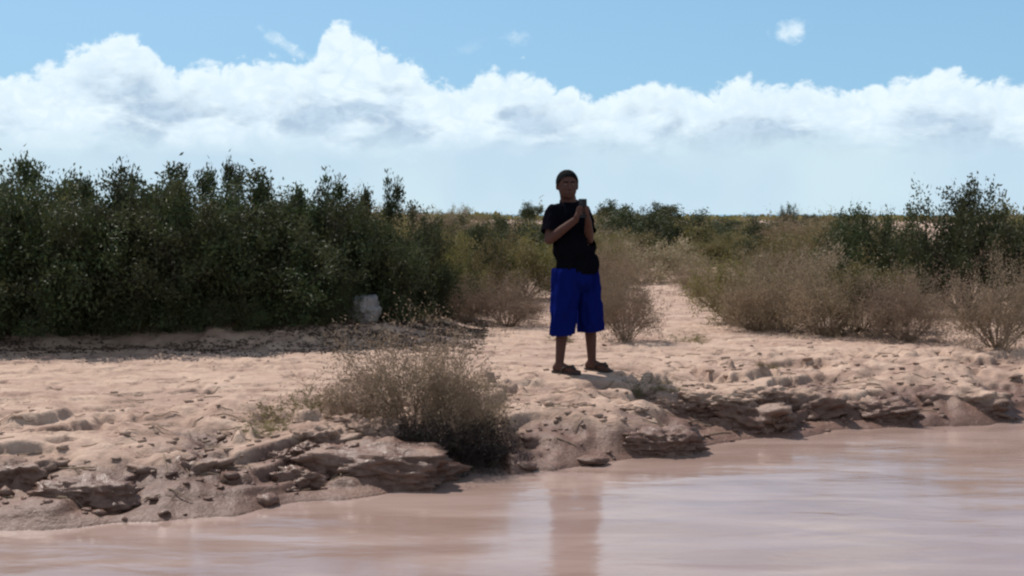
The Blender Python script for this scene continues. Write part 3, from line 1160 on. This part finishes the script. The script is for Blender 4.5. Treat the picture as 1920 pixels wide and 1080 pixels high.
def ellipsoid(bm, c, r, rz=0.0, rx=0.0):
    m = Matrix.Translation(c) @ Matrix.Rotation(rz, 4, 'Z') @ Matrix.Rotation(rx, 4, 'X') @ Matrix.Diagonal((*r, 1))
    bmesh.ops.create_uvsphere(bm, u_segments=20, v_segments=14, radius=1.0, matrix=m)


def remeshed(name, bm, voxel, smooth=4, noise_amp=0.0, noise_k=6.0, stretch=(1, 1, 1)):
    bmesh.ops.recalc_face_normals(bm, faces=bm.faces)
    me = bpy.data.meshes.new('tmp')
    bm.to_mesh(me)
    bm.free()
    o = bpy.data.objects.new('tmp', me)
    COL.objects.link(o)
    md = o.modifiers.new('r', 'REMESH')
    md.mode = 'VOXEL'
    md.voxel_size = voxel
    sm = o.modifiers.new('s', 'SMOOTH')
    sm.factor = 0.5
    sm.iterations = smooth
    dg = bpy.context.evaluated_depsgraph_get()
    out = bpy.data.meshes.new_from_object(o.evaluated_get(dg))
    out.name = name
    COL.objects.unlink(o)
    bpy.data.objects.remove(o)
    bpy.data.meshes.remove(me)
    n = len(out.vertices)
    if noise_amp:
        co = np.empty(n * 3)
        out.vertices.foreach_get('co', co)
        co = co.reshape(-1, 3)
        nr = np.empty(n * 3)
        out.vertices.foreach_get('normal', nr)
        nr = nr.reshape(-1, 3)
        w = 1 - np.abs(fbm3(co * noise_k * np.array(stretch) + 3.3, 3)) * 2.2
        co = co + nr * (w * noise_amp)[:, None]
        out.vertices.foreach_set('co', co.ravel())
    for p in out.polygons:
        p.use_smooth = True
    out.update()
    return out


def cut(me, co, no):
    """remove what lies on the side the normal points to"""
    bm = bmesh.new()
    bm.from_mesh(me)
    bmesh.ops.bisect_plane(bm, geom=bm.verts[:] + bm.edges[:] + bm.faces[:], plane_co=co, plane_no=no, clear_outer=True)
    bm.to_mesh(me)
    bm.free()
    for p in me.polygons:
        p.use_smooth = True
    return me


def build_man():
    root = bpy.data.objects.new('person', None)
    COL.objects.link(root)
    root.location = (fx, fy, GZ)
    root.empty_display_size = 0.3
    tag(root, 'person standing on the bank in black t-shirt, blue shorts and sandals, holding up a phone', 'person')
    V = Vector
    Lf = V((0.80, 0.6, 0))          # his left
    Fr = V((0.5, -0.87, 0))         # the way he faces
    head = V((-0.075, -0.045, 1.635))
    chest = V((-0.045, 0.0, 1.30))
    pel = V((0, 0, 0.92))
    shR, shL = V((-0.195, -0.085, 1.385)), V((0.065, 0.105, 1.385))
    elR, elL = V((-0.232, -0.165, 1.165)), V((0.115, -0.045, 1.165))
    wrR, wrL = V((-0.015, -0.31, 1.335)), V((0.095, -0.28, 1.325))
    hipR, hipL = pel - Lf * 0.095, pel + Lf * 0.095
    knR, knL = V((-0.105, -0.085, 0.50)), V((0.135, 0.055, 0.50))
    anR, anL = V((-0.14, -0.09, 0.085)), V((0.155, 0.10, 0.085))
    toe = V((0.76, -0.65, 0))
    yaw = 0.17                       # head turned a little to his left of the lens
    b = bmesh.new()
    # head: skull, jaw, nose, brow, ears
    hd = V((math.sin(yaw), -math.cos(yaw), 0))
    hl = V((math.cos(yaw), math.sin(yaw), 0))
    ellipsoid(b, head + V((0, 0, 0.02)), (0.089, 0.102, 0.103), yaw)
    ellipsoid(b, head + hd * 0.022 + V((0, 0, -0.045)), (0.077, 0.078, 0.080), yaw)
    ellipsoid(b, head + hd * 0.055 + V((0, 0, -0.088)), (0.034, 0.030, 0.028), yaw)      # chin
    capsule(b, head + hd * 0.092 + V((0, 0, 0.006)), head + hd * 0.112 + V((0, 0, -0.032)), 0.009, 0.015)
    for s in (-1, 1):
        ellipsoid(b, head + hl * (0.088 * s) + V((0, 0.004, -0.012)), (0.012, 0.022, 0.034), yaw)
        capsule(b, head + hd * 0.088 + hl * (0.012 * s) + V((0, 0, 0.020)), head + hd * 0.078 + hl * (0.05 * s) + V((0, 0, 0.020)), 0.009, 0.008)
        ellipsoid(b, head + hd * 0.07 + hl * (0.042 * s) + V((0, 0, -0.03)), (0.022, 0.022, 0.022), yaw)
    capsule(b, head + V((0, 0.02, -0.06)), V((-0.05, 0.015, 1.44)), 0.066, 0.074)
    # trunk
    capsule(b, shR, shL, 0.06, 0.06)
    ellipsoid(b, chest, (0.165, 0.11, 0.17), 0.52)
    ellipsoid(b, V((-0.02, -0.01, 1.08)), (0.155, 0.12, 0.17), 0.52)
    ellipsoid(b, pel, (0.165, 0.12, 0.13), 0.52)
    # arms
    for sh, el, wr in ((shR, elR, wrR), (shL, elL, wrL)):
        capsule(b, sh, el, 0.056, 0.043)
        m = el.lerp(wr, 0.3)
        capsule(b, el, m, 0.043, 0.044)
        capsule(b, m, wr, 0.043, 0.029)
    # legs
    for hp, kn, an in ((hipR, knR, anR), (hipL, knL, anL)):
        capsule(b, hp, kn, 0.088, 0.058)
        c = kn.lerp(an, 0.3) + V((0.0, 0.02, 0))
        capsule(b, kn, c, 0.054, 0.056)
        capsule(b, c, an, 0.054, 0.037)
        # foot: heel, instep, ball, toes
        heel = V((an.x, an.y, 0.045)) - toe * 0.035
        ball = V((an.x, an.y, 0.036)) + toe * 0.135
        capsule(b, heel, an, 0.036, 0.034)
        capsule(b, an - V((0, 0, 0.015)), ball, 0.036, 0.028)
        side = V((-toe.y, toe.x, 0))
        capsule(b, heel - V((0, 0, 0.005)), ball, 0.034, 0.03)
        inner = 1 if an is anR else -1
        for i in range(5):
            o_ = side * (inner * (0.034 - 0.017 * i))
            ln = (0.062, 0.058, 0.052, 0.044, 0.035)[i]
            rr = (0.0135, 0.010, 0.0095, 0.009, 0.0085)[i]
            capsule(b, ball + o_ + V((0, 0, -0.004)), ball + o_ + toe * ln + V((0, 0, -0.012)), 0.016, rr, 8)
    # hands round the phone
    pc = V((0.045, -0.345, 1.425))
    pn = (V((head.x, head.y, 0)) - V((pc.x, pc.y, 0))).normalized()      # from the phone to the head
    ps = V((pn.y, -pn.x, 0))
    ps = ps if ps.x > 0 else -ps                                          # along the phone, towards image right
    for wr, s in ((wrR, -1), (wrL, 1)):
        palm = pc + ps * (0.046 * s) + V((0, 0, -0.055)) + pn * 0.012
        capsule(b, wr, palm, 0.026, 0.024)
        ellipsoid(b, palm, (0.017, 0.03, 0.04), 0)
        for i in range(4):
            z0 = -0.038 + 0.021 * i
            k0 = pc + ps * (0.05 * s) + V((0, 0, z0 - 0.02)) + pn * 0.002
            k1 = pc + ps * (0.046 * s) - pn * 0.014 + V((0, 0, z0 - 0.008))
            k2 = pc + ps * ((0.024 - 0.004 * (i == 3)) * s) - pn * 0.017 + V((0, 0, z0 - 0.002))
            k3 = pc + ps * ((0.008 + 0.004 * (i in (0, 3))) * s) - pn * 0.016 + V((0, 0, z0))
            capsule(b, palm.lerp(k0, 0.5), k0, 0.012, 0.0095, 8)
            capsule(b, k0, k1, 0.0095, 0.009, 8)
            capsule(b, k1, k2, 0.009, 0.0082, 8)
            capsule(b, k2, k3, 0.0082, 0.0075, 8)
        t0 = palm + pn * 0.012 + V((0, 0, 0.012))
        t1 = pc + ps * (0.042 * s) + pn * 0.018 + V((0, 0, 0.0))
        t2 = pc + ps * (0.02 * s) + pn * 0.017 + V((0, 0, 0.018))
        capsule(b, t0, t1, 0.013, 0.0105, 8)
        capsule(b, t1, t2, 0.0105, 0.009, 8)
    body = remeshed('body', b, 0.0055, 3)
    link('body', body, MAT['skin'], root)
    # eyes, mouth
    for s in (-1, 1):
        b = bmesh.new()
        ellipsoid(b, head + hd * 0.0855 + hl * (0.031 * s) + V((0, 0, 0.002)), (0.013, 0.008, 0.0065), yaw)
        me = bpy.data.meshes.new('eye')
        b.to_mesh(me)
        b.free()
        link('eye', me, MAT['eyes'], root)
    for s in (-1, 1):
        b = bmesh.new()
        capsule(b, head + hd * 0.099 + hl * (0.014 * s) + V((0, 0, 0.023)), head + hd * 0.088 + hl * (0.05 * s) + V((0, 0, 0.024)), 0.006, 0.004, 8)
        me = bpy.data.meshes.new('eyebrow')
        b.to_mesh(me)
        b.free()
        link('eyebrow', me, MAT['hair'], root)
    b = bmesh.new()
    capsule(b, head + hd * 0.092 + hl * -0.02 + V((0, 0, -0.064)), head + hd * 0.092 + hl * 0.02 + V((0, 0, -0.064)), 0.007, 0.007, 8)
    me = bpy.data.meshes.new('mouth')
    b.to_mesh(me)
    b.free()
    link('mouth', me, MAT['lip'], root)
    # short hair
    b = bmesh.new()
    ellipsoid(b, head + V((0, 0, 0.024)) - hd * 0.004, (0.097, 0.110, 0.108), yaw)
    hair = remeshed('hair', b, 0.006, 2, 0.003, 40)
    hair = cut(hair, head + hd * 0.07 + V((0, 0, 0.045)), (hd * 0.75 + V((0, 0, -0.66))))
    link('hair', hair, MAT['hair'], root)
    # t-shirt
    b = bmesh.new()
    capsule(b, shR + V((0.03, 0.012, 0.0)), shL - V((0.03, 0.012, 0.0)), 0.08, 0.08)
    capsule(b, V((-0.05, 0.012, 1.40)), V((-0.058, 0.008, 1.475)), 0.135, 0.08)
    ellipsoid(b, chest, (0.198, 0.138, 0.20), 0.52)
    ellipsoid(b, V((-0.01, -0.022, 1.10)), (0.192, 0.158, 0.21), 0.52)
    ellipsoid(b, V((0.02, 0.0, 0.93)), (0.202, 0.152, 0.17), 0.52)
    ellipsoid(b, V((0.125, 0.05, 0.935)), (0.10, 0.09, 0.10), 0.52)
    capsule(b, shR, shR.lerp(elR, 0.78), 0.076, 0.078)
    capsule(b, shL, shL.lerp(elL, 0.78), 0.076, 0.078)
    shirt = remeshed('t_shirt', b, 0.009, 3, 0.014, 5.5, (1.2, 1.2, 0.7))
    shirt = cut(shirt, (0, 0, 0.855), (0.06, 0.0, -1))
    shirt = cut(shirt, (-0.06, 0, 1.502), (0.05, -0.25, 1))
    for sh, el in ((shR, elR), (shL, elL)):
        d = (el - sh).normalized()
        bm = bmesh.new()
        bm.from_mesh(shirt)
        p0 = sh.lerp(el, 0.74)
        kill = [v for v in bm.verts if (v.co - p0).dot(d) > 0 and (v.co - sh.lerp(el, 0.9)).length < 0.13
                and (v.co - (sh + d * (v.co - sh).dot(d))).length < 0.1 and (v.co.x < -0.17 or v.co.x > 0.10) and v.co.z > 1.12]
        bmesh.ops.delete(bm, geom=kill, context='VERTS')
        bm.to_mesh(shirt)
        bm.free()
    link('t_shirt', shirt, MAT['shirt'], root)
    # knee-length baggy shorts
    b = bmesh.new()
    ellipsoid(b, V((0.01, 0, 0.83)), (0.186, 0.14, 0.15), 0.52)
    for hp, kn, an, sx in ((hipR, knR, anR, -1), (hipL, knL, anL, 1)):
        lo = kn.lerp(an, 0.42)
        capsule(b, hp + V((0, 0, -0.05)), kn + V((-0.004 * sx, 0, 0.08)), 0.118, 0.102)
        capsule(b, kn + V((0, 0, 0.08)), lo, 0.101, 0.106)
    sh = remeshed('shorts', b, 0.009, 2, 0.024, 5.0, (1.5, 1.5, 0.4))
    sh = cut(sh, (0, 0, 0.345), (0.05, 0.03, -1))
    sh = cut(sh, (0, 0, 0.915), (0, 0, 1))
    link('shorts', sh, MAT['shorts'], root)
    # sandals
    for an in (anR, anL):
        b = bmesh.new()
        heel = V((an.x, an.y, 0.012)) - toe * 0.06
        side = V((-toe.y, toe.x, 0))
        outl = []
        prof = [(-0.02, 0.0), (-0.008, 0.026), (0.03, 0.037), (0.10, 0.037), (0.17, 0.046), (0.22, 0.049), (0.26, 0.040), (0.282, 0.02), (0.288, 0.0)]
        ring = [(t, w) for t, w in prof] + [(t, -w) for t, w in prof[-2:0:-1]]
        lo = [b.verts.new(heel + toe * t + side * w + V((0, 0, -0.014))) for t, w in ring]
        hi = [b.verts.new(heel + toe * t + side * w + V((0, 0, 0.008))) for t, w in ring]
        b.faces.new(list(reversed(lo)))
        b.faces.new(hi)
        for k in range(len(ring)):
            j = (k + 1) % len(ring)
            b.faces.new((lo[k], lo[j], hi[j], hi[k]))
        bmesh.ops.recalc_face_normals(b, faces=b.faces)
        me = bpy.data.meshes.new('sandal')
        b.to_mesh(me)
        b.free()
        sd = link('sandal', me, MAT['sole'], root)
        b = bmesh.new()
        a0 = heel + toe * 0.235 + V((0, 0, 0.04))
        for s in (-1, 1):
            pts = [a0, heel + toe * 0.19 + side * (0.022 * s) + V((0, 0, 0.064)), heel + toe * 0.13 + side * (0.043 * s) + V((0, 0, 0.04)), heel + toe * 0.11 + side * (0.041 * s) + V((0, 0, 0.006))]
            for p, q in zip(pts[:-1], pts[1:]):
                capsule(b, p, q, 0.0075, 0.0075, 8)
        me = bpy.data.meshes.new('strap')
        b.to_mesh(me)
        b.free()
        link('strap', me, MAT['sole'], sd)
    # phone
    ph = bpy.data.objects.new('phone', None)
    COL.objects.link(ph)
    ph.empty_display_size = 0.1
    ph.location = V((fx, fy, GZ)) + pc
    ang = math.atan2(pn.y, pn.x) + math.pi / 2
    ph.rotation_euler = (R(4), 0, ang)          # local -Y looks to the head (screen), +Y is the back
    tag(ph, 'black phone held upright in both hands in front of the chest', 'phone')

    def rbox(name, sx, sy, sz, mat, loc, bev):
        b = bmesh.new()
        bmesh.ops.create_cube(b, size=1.0, matrix=Matrix.Diagonal((sx, sy, sz, 1)))
        bmesh.ops.bevel(b, geom=b.edges[:], offset=bev, segments=2, affect='EDGES')
        me = bpy.data.meshes.new(name)
        b.to_mesh(me)
        b.free()
        return link(name, me, MAT[mat], ph, loc)
    rbox('case', 0.076, 0.009, 0.158, 'phone', (0, 0, 0.008), 0.003)
    rbox('screen', 0.070, 0.0016, 0.150, 'lens', (0, -0.0052, 0.008), 0.0006)
    rbox('camera_bump', 0.022, 0.003, 0.036, 'lens', (0.02, 0.0055, 0.062), 0.001)


build_man()
bpy.context.view_layer.update()
